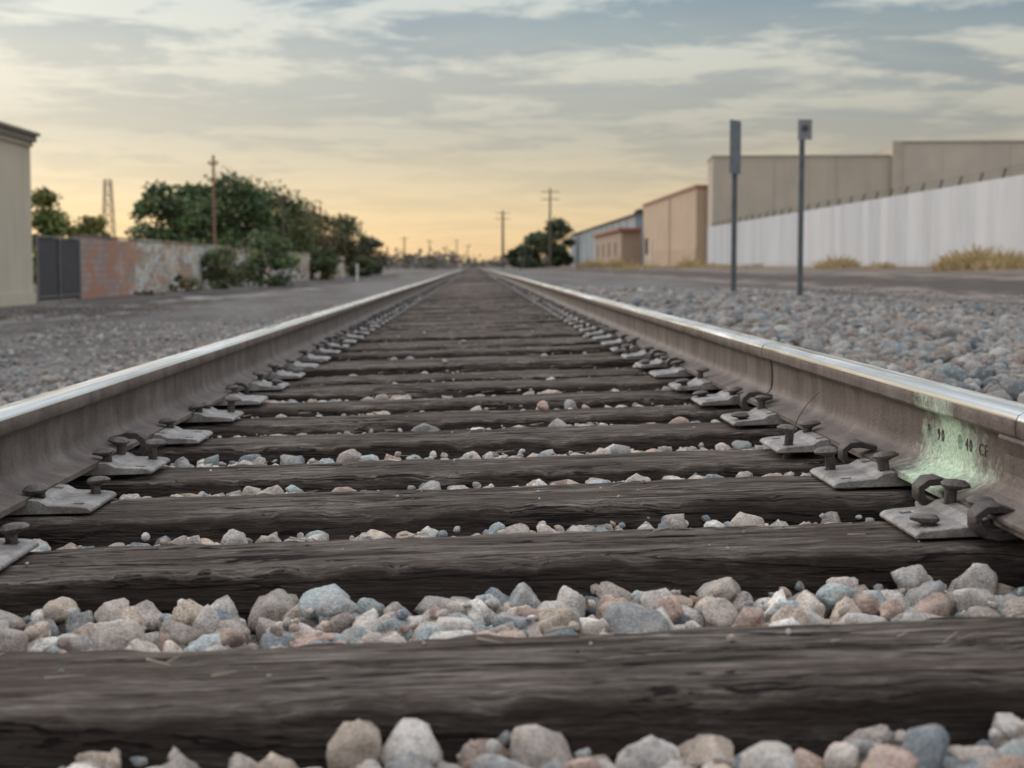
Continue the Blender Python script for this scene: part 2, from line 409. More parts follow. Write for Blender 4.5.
def spike(mb,x,y,z,s,h,tilt):
    R=Matrix.Translation((x,y,z))@Matrix.Rotation(tilt[0],4,'X')@Matrix.Rotation(tilt[1],4,'Y')@Matrix.Rotation(tilt[2],4,'Z')
    rings=[(.0085,.0085,-.03,0),(.0085,.0085,h,0),(.012,.013,h+.003,.003),(.020,.0165,h+.006,.006),(.0205,.017,h+.009,.006),(.015,.012,h+.0135,.005),(.006,.005,h+.0155,.004)]
    V=[];F=[];n=8
    for rx_,ry_,zz,off in rings:
        for k in range(n):
            a=2*math.pi*(k+.5)/n; ca,sa=math.cos(a),math.sin(a)
            q=.7
            ex=math.copysign(abs(ca)**q,ca)*rx_+off*s; ey=math.copysign(abs(sa)**q,sa)*ry_
            V.append(R@Vector((ex,ey,zz)))
    m=len(rings)
    for j in range(m-1):
        for k in range(n): F.append((j*n+k,j*n+(k+1)%n,(j+1)*n+(k+1)%n,(j+1)*n+k))
    F.append(tuple((m-1)*n+k for k in range(n)))
    mb.add(V,F)
pm=MB(); sm=MB(); am=MB()
def anchor(xe,yc,s,sc=1.0):
    path=[(.05,.008),(.02,.006),(-.004,.004),(-.022,.008),(-.032,.018),(-.032,.031),(-.022,.040),(-.006,.041),(.010,.036),(.022,.034)]
    V=[];F=[]; m=len(path)
    for i,(px,pz) in enumerate(path):
        a=path[max(0,i-1)];b_=path[min(m-1,i+1)]; tx,tz_=b_[0]-a[0],b_[1]-a[1]; L=math.hypot(tx,tz_); nx_,nz_=-tz_/L,tx/L
        th=.006 if i<m-2 else .004; hw=.013 if i<3 else (.017 if i<6 else .022)
        for (u,w) in ((-1,-.8),(-.7,-1),(.7,-1),(1,-.8),(1,.8),(.7,1),(-.7,1),(-1,.8)):
            V.append((xe+s*sc*(px+nx_*th*u),yc+hw*w,sc*(pz+nz_*th*u)+ZP-.014))
    for i in range(m-1):
        for k in range(8): F.append((i*8+k,i*8+(k+1)%8,(i+1)*8+(k+1)%8,(i+1)*8+k))
    F+=[tuple(range(7,-1,-1)),tuple((m-1)*8+k for k in range(8))]
    am.add(V,F)
for i,yc in enumerate(tiec):
    if yc>70: break
    for s in (-1,1):
        xc=s*RC+wander(yc); yo=yc+random.uniform(-.012,.012)
        a=random.uniform(-.05,.05)
        V=[(xc+s*x,yo+yy+a*x,z+.0015) for x,yy,z in PV]
        pm.add(V,PF)
        if yc<40:
            tl=lambda:(random.uniform(-.15,.15),random.uniform(-.15,.15),random.uniform(-.4,.4))
            sgn=random.choice((-1,1))
            spike(sm,xc-s*.0758,yo+sgn*.054,.02,s,random.uniform(.004,.022),tl())
            if random.random()<.4: spike(sm,xc-s*.0758,yo-sgn*.054,.02,s,random.uniform(.004,.022),tl())
            if random.random()<.75: spike(sm,xc-s*.137,yo-sgn*.055,.010,-s,random.choice((.003,.008,.014,.026)),tl())
            spike(sm,xc+s*.0758,yo-.054,.02,-s,.012,tl())
        hasA=random.random()<.4 and i>=7
        if (s==1 and i in (3,5)) or (s==-1 and i==4): hasA=True
        if hasA: anchor(xc-s*.065,yc+TW/2+.024,s,1.2 if (s==-1 and i==4) or i==5 else 1.0)
        if s==1 and i==2: anchor(xc-s*.065,yc+TW/2+.03,s); anchor(xc-s*.065,yc-TW/2+.005,s,1.0)
pl=pm.make('tie_plates',M_plate,track)
md=pl.modifiers.new('b','BEVEL'); md.width=.0012; md.segments=1; md.limit_method='ANGLE'
so=sm.make('rail_spikes',M_spike,track,True); sharp(so,50)
ao=am.make('rail_anchors',M_anchor,track,True); sharp(ao,55)

# ---------------------------------------------------------------- ballast stones
def ico(level):
    bm=bmesh.new(); bmesh.ops.create_icosphere(bm,subdivisions=level,radius=1)
    V=np.array([v.co[:] for v in bm.verts]); F=np.array([[v.index for v in f.verts] for f in bm.faces]); bm.free(); return V,F
def variants(level,n):
    V,F=ico(level); V/=np.linalg.norm(V,axis=1)[:,None]; out=[]
    for _ in range(n):
        k=rng.integers(7,12); N=rng.normal(size=(k,3)); 
        for _it in range(10):
            N/=np.linalg.norm(N,axis=1)[:,None]
            D_=N[:,None]-N[None]; r2=(D_**2).sum(-1)+.05; N=N+.04*(D_/r2[...,None]**1.5).sum(1)
        N/=np.linalg.norm(N,axis=1)[:,None]
        D=rng.uniform(.46,.86,k); dots=np.maximum(V@N.T,0)/D
        p=110 if level>=3 else 50; r=((dots**p).sum(1)+1.10**(-p))**(-1/p)
        W=V*r[:,None]*np.array([1.0,rng.uniform(.7,1.0),rng.uniform(.55,.9)])
        nn=np.array([mn.noise(Vector((v[0]*2.6+_*5,v[1]*2.6,v[2]*2.6))) for v in V])
        n2=np.array([mn.noise(Vector((v[0]*7+_*5,v[1]*7,v[2]*7))) for v in V])
        W*=(1+.07*nn+.04*n2)[:,None]
        out.append(W)
    return out,F
VC={}
PAL=np.array([(.47,.43,.40),(.34,.335,.33),(.23,.255,.275),(.38,.42,.42),(.54,.44,.36),(.46,.34,.285),(.62,.565,.52),(.56,.485,.43),(.42,.36,.32),(.70,.66,.61),(.48,.415,.375)])
PW=np.array([.14,.10,.07,.07,.12,.09,.11,.13,.08,.04,.07]); PW/=PW.sum()
def rotm(n):
    q=rng.normal(size=(n,4)); q/=np.linalg.norm(q,axis=1)[:,None]; w,x,y,z=q.T
    return np.stack([1-2*(y*y+z*z),2*(x*y-z*w),2*(x*z+y*w),2*(x*y+z*w),1-2*(x*x+z*z),2*(y*z-x*w),2*(x*z-y*w),2*(y*z+x*w),1-2*(x*x+y*y)],1).reshape(n,3,3)
def stones(P,S,level,nv,tint=(1,1,1)):
    if level not in VC: VC[level]=variants(level,20)
    vs,F=VC[level]; nv=20; VV=[];FF=[];CC=[];off=0
    which=rng.integers(0,nv,len(P))
    for k in range(nv):
        idx=np.where(which==k)[0]
        if len(idx)==0: continue
        R=rotm(len(idx)); W=np.einsum('nij,vj->nvi',R,vs[k])
        W*=S[idx][:,None,None]; W[:,:,2]*=.85; W+=P[idx][:,None,:]
        c=PAL[rng.choice(len(PAL),len(idx),p=PW)]*rng.uniform(.75,1.15,(len(idx),1))*np.array(tint)
        nvv=len(vs[k])
        VV.append(W.reshape(-1,3)); CC.append(np.repeat(c,nvv,0))
        FF.append((F[None]+ (off+np.arange(len(idx))*nvv)[:,None,None]).reshape(-1,3)); off+=len(idx)*nvv
    return np.concatenate(VV),np.concatenate(FF),np.concatenate(CC)
parts=[[],[],[]]; base=0
def addst(P,S,level,nv=0,**k):
    global base
    if len(P)==0: return
    V,F,C=stones(np.array(P),np.array(S),level,nv,**k); parts[0].append(V);parts[1].append(F+base);parts[2].append(C); base+=len(V)
def gapfill(y0,y1,sp,zl,xr,smin,smax,keep=1.0):
    P=[];S=[]
    nyy=max(1,int(round((y1-y0)/sp))); 
    for j in range(nyy):
        for xg in np.arange(-xr,xr,sp):
            if random.random()>keep: continue
            s=random.uniform(smin,smax)
            x=xg+random.uniform(-.45,.45)*sp; yv=y0+(j+.5+random.uniform(-.4,.4))*(y1-y0)/nyy
            yv=min(max(yv,y0+s*.75),y1-s*.75) if y1-y0>2*s else (y0+y1)/2
            P.append((x,yv,zl+CANT*x+random.uniform(-.008,.008))); S.append(s)
    return P,S
for i in range(len(tiec)-1):
    y0=tiec[i]+TW/2; y1=tiec[i+1]-TW/2
    if y0>45: break
    if i<2:
        P,S=gapfill(y0,y1,.042,-.092,1.25,.024,.034); addst(P,S,2)
        P,S=gapfill(y0,y1,.043,-.064,1.25,.025,.038,.98); addst(P,S,3)
        P,S=gapfill(y0,y1,.060,-.045,1.25,.024,.040,.6); addst(P,S,3)
        P,S=gapfill(y0,y1,.026,-.048,1.25,.007,.013,.3); addst(P,S,2)
    elif i<9:
        P,S=gapfill(y0,y1,.045,-.068,1.25,.024,.034); addst(P,S,2)
        P,S=gapfill(y0,y1,.043,-.050,1.25,.020,.036,.95); addst(P,S,3 if i<4 else 2)
        P,S=gapfill(y0,y1,.10,-.035,1.25,.022,.038,.32); addst(P,S,3 if i<6 else 2)
        P,S=gapfill(y0,y1,.03,-.038,1.25,.007,.013,.3); addst(P,S,2)
    else:
        P,S=gapfill(y0,y1,.055,-.052,1.25,.024,.036); addst(P,S,1 if i>20 else 2)
        P,S=gapfill(y0,y1,.10,-.036,1.25,.02,.034,.2); addst(P,S,1 if i>20 else 2)
P=[];S=[]
for i in range(1,26):
    for _ in range(9):
        x=random.uniform(-.62,.62); s=random.choice((.002,.003,.004,.005,.007)) 
        P.append((x,tiec[i]+random.uniform(-.1,.1),CANT*x+s*.3)); S.append(s)
    if i>5 and random.random()<.2:
        x=random.uniform(-.5,.5); P.append((x,tiec[i]+random.uniform(-.08,.08),CANT*x+.012)); S.append(.022)
addst(P,S,2)
def shoulder(x0,x1,y0,y1,sp,smin,smax,level,keep,cond,tint=(1,1,1),big=0.0):
    P=[];S=[]
    for xg in np.arange(x0,x1,sp):
        for yg in np.arange(y0,y1,sp):
            x=xg+random.uniform(-.5,.5)*sp; yv=yg+random.uniform(-.5,.5)*sp
            if random.random()>keep or not cond(x,yv): continue
            s=random.uniform(smin,smax)*(1.6 if random.random()<big else 1)
            P.append((x,yv,float(tz(x))+s*.25+.03*mn.noise(Vector((x*1.5,yv*1.1,0))))); S.append(s)
    addst(P,S,level,10,tint=tint)
cr=lambda x,y: x<.42*y+.6
t1=(.56,.59,.615)
shoulder(1.3,4.9,3,14,.078,.026,.060,2,.9,cr,t1,.10)
shoulder(1.3,5.6,14,30,.125,.030,.070,1,.8,cr,t1,.12)
shoulder(4.9,7.4,12,30,.20,.014,.055,1,.6,cr,t1)
cl=lambda x,y: x>-(.38*y+.6)
shoulder(-1.8,-1.3,2,12,.08,.02,.035,1,.9,cl,(.65,.67,.69))
shoulder(-6.2,-1.8,5,26,.115,.014,.05,1,.7,cl,(.66,.68,.70),.06)
shoulder(-11,-6.2,14,38,.21,.014,.05,1,.5,cl,(.58,.57,.56),.06)
mknp('ballast_gravel',np.concatenate(parts[0]),np.concatenate(parts[1]),M_stone,np.concatenate(parts[2]),smooth=True)
mb=MB()
for _ in range(170):
    i=random.randint(1,14); x=random.uniform(-.62,.62); yv=tiec[i]+random.uniform(-.10,.10); L_=random.uniform(.008,.05); a=random.gauss(0,.5)
    z=CANT*x+.003; mb.cyl((x,yv,z),(x+math.cos(a)*L_,yv+math.sin(a)*L_,z+random.uniform(0,.006)),random.uniform(.0006,.002),.0006,5)
mb.make('wood_splinters',simple('splinter_wood',(.33,.27,.21),.9))

# ---------------------------------------------------------------- vegetation
def mat_leaf(name):
    m,nt,b=new_mat(name); c=nt.attr('col'); nt.link(c,b.inputs['Base Color']); b.inputs['Roughness'].default_value=.7
    b.inputs['Specular IOR Level'].default_value=.25
    return m
M_leaf=mat_leaf('foliage'); M_bark=simple('bark',(.10,.075,.055),.9)
def leafquads(C,size):
    n=len(C); R=rotm(n); s=rng.uniform(.6,1.3,n)*size
    q=np.array([(-1,-.5,0),(1,-.5,0),(1,.5,0),(-1,.5,0)])*.5
    W=np.einsum('nij,vj->nvi',R,q)*s[:,None,None]+C[:,None,:]
    return W.reshape(-1,3),np.arange(n*4).reshape(n,4)
def tree(name,x,y,z0,top,wid,col=(.075,.10,.045),leaf=.26,clumps=34,per=110,low=.12,depth=None):
    H=top-z0; depth=depth or wid; col=tuple(c*1.35 for c in col)
    mb=MB(); 
    mb.cyl((x,y,z0-.1),(x+.1,y,z0+H*.45),.05*H**.8*.5+.04,.06,8)
    Cc=[]
    for k in range(clumps):
        u=random.uniform(low,1); a=random.uniform(0,2*math.pi)
        prof_=math.sin(math.pi*min(1,(u-low*.7)/(1-low*.7)*.80+.16))**.6
        r=math.sqrt(random.uniform(.0,1))*prof_
        c=(x+math.cos(a)*r*wid*.42,y+math.sin(a)*r*depth*.42,z0+H*u*.90)
        Cc.append(c)
        if k%3==0: mb.cyl((x+.05,y,z0+H*random.uniform(.2,.42)),c,.05,.015,5)
    LV=[];CL=[]
    for c in Cc:
        n=int(per*random.uniform(.5,1.3)); rr=random.uniform(.10,.19)*min(wid,H*1.2)
        d=rng.normal(size=(n,3)); d/=np.linalg.norm(d,axis=1)[:,None]; d*=rng.uniform(.3,1.2,(n,1))
        pts=np.array(c)+d*np.array([rr,rr,rr*.75]); pts[:,2]=np.clip(pts[:,2],z0+.02,None)
        LV.append(pts); b_=random.uniform(.5,1.6)
        cc=np.array(col)*b_*rng.uniform(.7,1.35,(n,1))*np.array([random.uniform(.9,1.2),1,random.uniform(.8,1.1)]); CL.append(cc)
    P=np.concatenate(LV); C=np.concatenate(CL)
    W,Q=leafquads(P,leaf)
    BV=np.array(mb.V); bf=[]
    for f in mb.F:
        if len(f)==4: bf.append(f)
        else:
            for t in range(1,len(f)-2,2): bf.append((f[0],f[t],f[t+1],f[t+2]))
    BF=np.array(bf)
    V=np.concatenate([BV,W]); F=np.concatenate([BF,Q+len(BV)])
    col_=np.concatenate([np.full((len(BV),3),.1),np.repeat(C,4,0)])
    return mknp(name,V,F,[M_bark,M_leaf],col_,midx=[0]*len(BF)+[1]*len(Q))
ZL=-.6
def at(px,d): return (px-475)/1540*d+.0175
def zt_(py,d): return .37+(266-py)/1540*d
def T(name,px,d,pytop,wpx,z0=ZL,**k):
    return tree(name,at(px,d),d,z0,zt_(pytop,d),wpx/1540*d,**k)
T('leafy_tree',165,92,181,74,clumps=50,col=(.07,.10,.045))
T('leafy_tree',234,100,173,112,clumps=80,col=(.06,.09,.04))
T('leafy_tree',198,105,182,88,clumps=54,col=(.065,.09,.04))
T('leafy_tree',276,112,180,98,clumps=64,col=(.07,.09,.04))
T('leafy_tree',312,118,200,76,clumps=40,col=(.11,.09,.05))
T('leafy_tree',344,150,216,66,clumps=38,col=(.085,.085,.045),leaf=.32)
T('leafy_tree',368,172,236,40,col=(.07,.075,.05),leaf=.32,low=.05)
T('leafy_tree',44,62,184,72,col=(.12,.14,.045),leaf=.18,clumps=48)
T('leafy_tree',96,96,214,56,col=(.15,.15,.055))
T('leafy_tree',8,75,176,40,col=(.09,.11,.04))
T('green_shrub',262,73,232,88,col=(.09,.12,.06),leaf=.14,low=.05,depth=1.6,clumps=42)
T('green_shrub',222,65,248,62,col=(.10,.12,.06),leaf=.12,low=.03,depth=1.2,clumps=30)
T('green_shrub',188,58,274,50,col=(.13,.13,.075),leaf=.08,low=.03,depth=1.0,clumps=20,per=60)
T('green_shrub',150,52,290,40,col=(.15,.14,.085),leaf=.06,low=.03,depth=.8,clumps=14,per=50)
T('green_shrub',322,108,248,38,col=(.07,.09,.045),leaf=.2,low=.03)
T('green_shrub',362,140,256,32,col=(.07,.085,.045),leaf=.2,low=.03)
T('leafy_tree',558,235,217,40,z0=.0,col=(.055,.07,.037),leaf=.4,low=.08,clumps=44)
T('leafy_tree',538,240,233,42,z0=.0,col=(.05,.065,.037),leaf=.4,low=.03)
T('green_shrub',522,250,246,36,z0=.0,col=(.06,.07,.04),leaf=.4,low=.03)
T('leafy_tree',640,300,206,26,z0=.3,col=(.05,.06,.035),leaf=.5)
P=[];C=[]
for _ in range(380):
    d=random.uniform(420,900); px=random.uniform(250,760)
    if 462<px<500: h=random.uniform(1,2.5)
    else: h=random.uniform(1.5,6.0)
    cx=at(px,d); n=36
    pts=np.array([cx,d,h*.45])+rng.normal(size=(n,3))*np.array([3.5,2,h*.28]); pts[:,2]=np.clip(pts[:,2],-.4,None)
    P.append(pts); C.append(np.full((n,3),1.)*np.array((.17,.15,.125))*random.uniform(.7,1.3))  # distance haze is mixed into this leaf colour
W,Q=leafquads(np.concatenate(P),1.3)
mknp('distant_trees',W,Q,M_leaf,np.repeat(np.concatenate(C),4,0))
def grass(name,x,y,w,dp,h,n,col=(.55,.43,.23)):
    V=[];F=[];C=[]
    for _ in range(n):
        a=random.uniform(0,6.28); r=math.sqrt(random.random())
        bx=x+math.cos(a)*r*w/2; by=y+math.sin(a)*r*dp/2; bz=float(tz(bx))-.03
        k=.55+.6*mn.noise(Vector((bx*2.2,by*2,3)))
        hh=h*(1-r*r*.55)*random.uniform(.4,1.1)*max(.2,k+.25); lx=random.uniform(-.9,.9)*hh; ly=random.uniform(-.5,.5)*hh; t=.010+h*.02
        i=len(V); V+=[(bx-t,by,bz),(bx+t,by,bz),(bx+lx+t*.3,by+ly,bz+hh),(bx+lx-t*.3,by+ly,bz+hh)]; F.append((i,i+1,i+2,i+3))
        c=np.array(col)*random.uniform(.6,1.3); C+=[c]*4
    return mknp(name,V,F,M_leaf,np.array(C))
for px,d,py,wp,n in ((978,41,243,80,1500),(1010,40,248,70,900),(838,58,252,44,500),(880,52,258,34,260),(688,92,255,30,400),(712,90,260,40,300),(620,130,254,40,400),(590,150,255,30,300),(745,80,261,60,300),(640,100,260,60,300)):
    xx=at(px,d); g=zt_(py,d)-float(tz(xx)); grass('dry_grass',xx,d,wp/1540*d,1.4,max(.12,g),n)

# ---------------------------------------------------------------- left side structures
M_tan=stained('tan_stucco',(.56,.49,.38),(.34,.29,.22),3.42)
M_corn=simple('cornice_paint',(.22,.19,.155),.8,0,.2)
b=empty('stucco_building',(0,0,0))
box('wall',-24,-11.4,22,40.2,-.65,3.42,M_tan,b)
box('cornice_lower',-24.1,-11.34,21.9,40.26,3.422,3.54,M_tan,b)
box('cornice_upper',-24.2,-11.26,21.8,40.32,3.542,3.70,M_corn,b)
box('parapet_cap',-24.3,-11.18,21.7,40.4,3.702,3.78,M_corn,b)
box('plinth',-24.05,-11.36,21.95,40.24,-.65,-.3,M_tan,b)
M_gate=simple('gate_slats',(.055,.05,.055),.7,0,.3)
M_gal=simple('galvanised_steel',(.20,.20,.20),.5,.4,.2)
g=empty('slatted_gate'); mb=MB()
for k in range(34): mb.box(-11.43,-11.41,40.62+k*.125,40.62+k*.125+.118,-.55,1.12)
mb.make('slats',M_gate,g)
mb=MB()
for yy in (40.56,42.7,44.9): mb.cyl((-11.38,yy,-.7),(-11.38,yy,1.22),.03)
for zz in (-.45,1.15): mb.cyl((-11.38,40.56,zz),(-11.38,44.9,zz),.018)
mb.make('frame',M_gal,g)
def mat_brickwall():
    m,nt,b_=new_mat('painted_block_wall'); p=nt.pos(); c0=nt.attr('col')
    cmb=nt.new('ShaderNodeCombineXYZ'); x,y,z=nt.sep(p); nt.link(y,cmb.inputs[0]); nt.link(z,cmb.inputs[1])
    br=nt.new('ShaderNodeTexBrick'); nt.link(cmb.outputs[0],br.inputs['Vector']); br.inputs['Scale'].default_value=1
    br.inputs['Brick Width'].default_value=.4; br.inputs['Row Height'].default_value=.2; br.inputs['Mortar Size'].default_value=.012
    br.inputs['Color1'].default_value=(1,1,1,1); br.inputs['Color2'].default_value=(.8,.8,.8,1); br.inputs['Mortar'].default_value=(.6,.6,.6,1)
    c=nt.mix(1,c0,br.outputs['Color'],'MULTIPLY')
    q=nt.mapv(p,(1,.35,1))
    late=nt.ramp(nt.math('DIVIDE',y,100),[(.49,0.),(.53,1.)])
    w1=nt.ramp(nt.noise(nt.mapv(q,(1,1,.6),(3,8,2)),.9,3,.6,.6),[(.44,0.),(.47,.9)])
    c=nt.mix(nt.math('MULTIPLY',w1,late),c,(.66,.63,.59))
    c=nt.mix(nt.ramp(nt.noise(q,1.1,4,.7,.5),[(.52,0.),(.55,.85)]),c,(.42,.20,.13))
    st=nt.noise(nt.mapv(q,(1,1,1),(13,1,5)),2.4,2,.5,2.0)
    band=nt.ramp(nt.math('ABSOLUTE',nt.math('SUBTRACT',st,.5)),[(.02,.9),(.04,0.)])
    c=nt.mix(nt.math('MULTIPLY',band,late),c,(.10,.24,.30))
    s2=nt.noise(nt.mapv(q,(1,1,1),(33,21,5)),2.0,2,.5,2.5)
    band2=nt.ramp(nt.math('ABSOLUTE',nt.math('SUBTRACT',s2,.52)),[(.014,.9),(.03,0.)])
    c=nt.mix(nt.math('MULTIPLY',band2,late),c,(.62,.42,.16))
    nt.link(c,b_.inputs['Base Color']); b_.inputs['Roughness'].default_value=.9; nt.link(nt.bump(br.outputs['Fac'],.5,-.01),b_.inputs['Normal']); return m
M_bw=mat_brickwall()
mb=MB(); cols=[]
y=45.0; k=0
pc=[(.42,.31,.27),(.40,.29,.25),(.44,.33,.28),(.50,.42,.38),(.60,.58,.54),(.45,.28,.22),(.55,.54,.52),(.66,.64,.60),(.60,.58,.55),(.45,.28,.22),(.64,.62,.58),(.66,.64,.62)]
while y<135:
    L=2.6; c=pc[k] if k<len(pc) else random.choice([(.66,.64,.60),(.6,.58,.55),(.5,.38,.33),(.62,.58,.53)])
    n0=len(mb.V); mb.box(-11.55,-11.40,y,y+L-.004,-.7,1.20+.03*random.random()); cols+=[c]*(len(mb.V)-n0)
    n0=len(mb.V); mb.box(-11.58,-11.37,y,y+L-.004,1.245,1.29); cols+=[(.30,.20,.17) if k<9 else (.5,.45,.4)]*(len(mb.V)-n0)
    y+=L; k+=1
o=mknp('block_wall',mb.V,mb.F,M_bw,np.array(cols))
mb=MB(); xx=at(358,100); mb.box(xx-.06,xx+.06,99.95,100.05,-.65,.42); mb.box(xx-.09,xx+.09,99.93,100.07,.42,.5)
mb.make('white_marker_post',simple('white_paint',(.75,.74,.70),.6))

# ---------------------------------------------------------------- right side structures
def mat_corr():
    m,nt,b_=new_mat('white_sheet_metal'); p=nt.pos(); x,y,z=nt.sep(p)
    f=nt.noise(nt.mapv(p,(1,2.5,.5)),1,4,.6)
    sheet=nt.new('ShaderNodeTexWhiteNoise',noise_dimensions='1D'); nt.link(nt.math('FLOOR',nt.math('DIVIDE',y,.9)),sheet.inputs['W'])
    c=nt.ramp(nt.math('ADD',nt.math('MULTIPLY',f,.6),nt.math('MULTIPLY',sheet.outputs['Value'],.4)),[(.2,(.62,.63,.65)),(.7,(.80,.80,.81))])
    c=nt.mix(nt.ramp(nt.math('ADD',z,nt.math('MULTIPLY',f,.5)),[(.5,.45),(.85,0.)]),c,(.42,.36,.31))
    nt.link(c,b_.inputs['Base Color']); b_.inputs['Roughness'].default_value=.5; return m
fe=empty('corrugated_fence'); V=[];F=[]
yy=22.0; FX=15.0
pts=[]
while yy<99:
    pts+=[(FX,yy),(FX,yy+.17),(FX-.028,yy+.20),(FX-.028,yy+.27)]; yy+=.30
for x_,y_ in pts: V+=[(x_,y_,.25),(x_,y_,2.86)]
for i in range(len(pts)-1): F.append((2*i,2*i+1,2*i+3,2*i+2))
mk('sheets',V,F,mat_corr(),fe)
M_dk=simple('dark_steel',(.09,.085,.085),.6,.3)
mb=MB()
for k in range(39):
    yv=22+k*2.0; mb.box(FX+.05,FX+.13,yv-.04,yv+.04,.2,2.84); mb.cyl((FX+.09,yv,2.82),(FX+.20,yv,3.16),.035,n=5)
for h in (.10,.22,.34): mb.cyl((FX+.09+h*.3,22,2.82+h),(FX+.09+h*.3,98,2.82+h),.008,n=4)
mb.make('posts_and_barbed_wire',M_dk,fe)
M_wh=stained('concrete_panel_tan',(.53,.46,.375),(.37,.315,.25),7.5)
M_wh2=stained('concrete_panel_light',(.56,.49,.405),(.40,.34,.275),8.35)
M_tr=simple('panel_joint',(.40,.35,.29),.9)
w=empty('warehouse')
ang=math.atan2(-2.6,30); w.location=(15.6,101.2,0); w.rotation_euler=(0,0,ang)
box('low_wing',0,11.9,0,5,0,7.5,M_wh,w)
box('main_hall',11.9,60,-.35,40,0,8.35,M_wh2,w)
for k in range(1,3): box('joint',k*4-.015,k*4+.015,-.02,.0-.002,0,7.5,M_tr,w)
box('pilaster',11.5,12.1,-.55,-.352,0,8.42,M_wh,w)
for k in range(5): box('joint',19+k*7.5-.02,19+k*7.5+.02,-.37,-.352,0,8.35,M_tr,w)
box('coping_low',-.05,11.49,-.06,5.0,7.502,7.58,M_tr,w); box('coping_main',12.11,60,-.42,40,8.352,8.43,M_tr,w)
for k in range(6): box('vent',13.5+k*2.9,13.9+k*2.9,-.40,-.352,4.1,4.35,M_dk,w)
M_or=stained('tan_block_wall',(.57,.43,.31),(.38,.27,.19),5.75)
M_red=simple('red_brown_trim',(.36,.15,.10),.7)
o_=empty('block_storefront')
box('wall',15.3,22,106.5,140,.2,5.75,M_or,o_)
box('parapet_trim',15.2,22.1,106.4,140.1,5.752,5.95,M_red,o_)
box('wainscot',15.26,15.298,106.5,132,.2,1.6,simple('tan_lower_paint',(.50,.37,.27),.9),o_)
box('door',15.24,15.298,133,134.6,.3,2.6,simple('door_paint',(.5,.48,.44),.6),o_)
box('window',15.26,15.297,136,138,1.4,2.8,simple('dark_glass',(.04,.045,.05),.2,0,.2,2,0),o_)
box('downspout',15.1,15.19,120,120.1,.3,5.7,M_or,o_)
s_=empty('low_shop')
box('wall',13.4,15.2,141,172,.1,3.6,simple('brown_stucco',(.40,.30,.23),.9),s_)
box('roof',13.1,15.25,140.5,172.4,3.602,3.85,M_red,s_)
for yv in (146,153,160,167): box('window',13.36,13.398,yv,yv+1.6,1.3,2.6,M_dk,s_)
M_bl=simple('blue_grey_metal',(.27,.33,.38),.6,.1,.12,.5,.1)
m_=empty('metal_shed')
V=[(15.6,150,0),(15.6,252,0),(32,252,0),(32,150,0),(15.6,150,5.4),(15.6,252,5.4),(32,252,5.4),(32,150,5.4),(23.8,150,7.2),(23.8,252,7.2)]
F=[(0,4,5,1),(1,5,9,6,2),(2,6,7,3),(3,7,8,4,0)]
mk('walls',V,F,M_bl,m_)
V2=[(15.2,149.6,5.35),(15.2,252.4,5.35),(23.8,252.4,7.32),(23.8,149.6,7.32),(32.4,252.4,5.35),(32.4,149.6,5.35)]
mk('roof',V2,[(0,3,2,1),(3,5,4,2)],simple('roof_metal',(.13,.13,.14),.6),m_)
mb=MB()
for k in range(12): mb.box(15.52,15.598,158+k*8,158.25+k*8,0,5.35)
for k in (1,4,7): mb.box(15.54,15.597,160+k*8,163.6+k*8,.2,3.6)
mb.make('ribs_and_roller_doors',simple('light_metal',(.38,.42,.44),.6),m_)

M_sb=simple('sign_back_aluminium',(.16,.175,.19),.5,.4,.15)
M_post=simple('sign_post_steel',(.12,.13,.14),.55,.4)
def zr(x): return float(tz(x))
s1=empty('track_sign'); d=27.0; xx=at(734,d); 
mb=MB(); mb.box(xx-.045,xx+.045,d-.02,d-.014,zr(xx)-.1,2.9); mb.box(xx-.045,xx-.039,d-.014,d+.03,zr(xx)-.1,2.9); mb.box(xx+.039,xx+.045,d-.014,d+.03,zr(xx)-.1,2.9); mb.make('post',M_post,s1)
sg=box('sign_plate',-.19,.19,-.002,.002,-.46,.46,M_sb,s1,.0015); sg.location=(xx-.02,d-.16,2.43); sg.rotation_euler=(0,0,math.radians(50))
mb=MB(); 
for zz in (2.2,2.7): mb.cyl((xx-.01,d-.14,zz),(xx,d+.01,zz),.012)
mb.make('bolts',M_dk,s1)
s2=empty('small_track_sign'); d=23.0; xx=at(801,d)
mb=MB(); mb.box(xx-.038,xx+.038,d-.02,d-.014,zr(xx)-.1,2.5); mb.box(xx-.038,xx-.032,d-.014,d+.03,zr(xx)-.1,2.5); mb.box(xx+.032,xx+.038,d-.014,d+.03,zr(xx)-.1,2.5)
po=mb.make('post',M_post,s2)
sg=box('sign_plate',-.105,.105,-.002,.002,-.15,.15,simple('sign_back_grey',(.24,.25,.26),.5,.3,.1),s2,.0015); sg.location=(xx+.035,d-.03,2.39)
mb=MB(); mb.cyl((xx+.035,d-.046,2.41),(xx+.035,d-.0325,2.41),.05,n=20); mb.make('sign_disc',M_dk,s2)

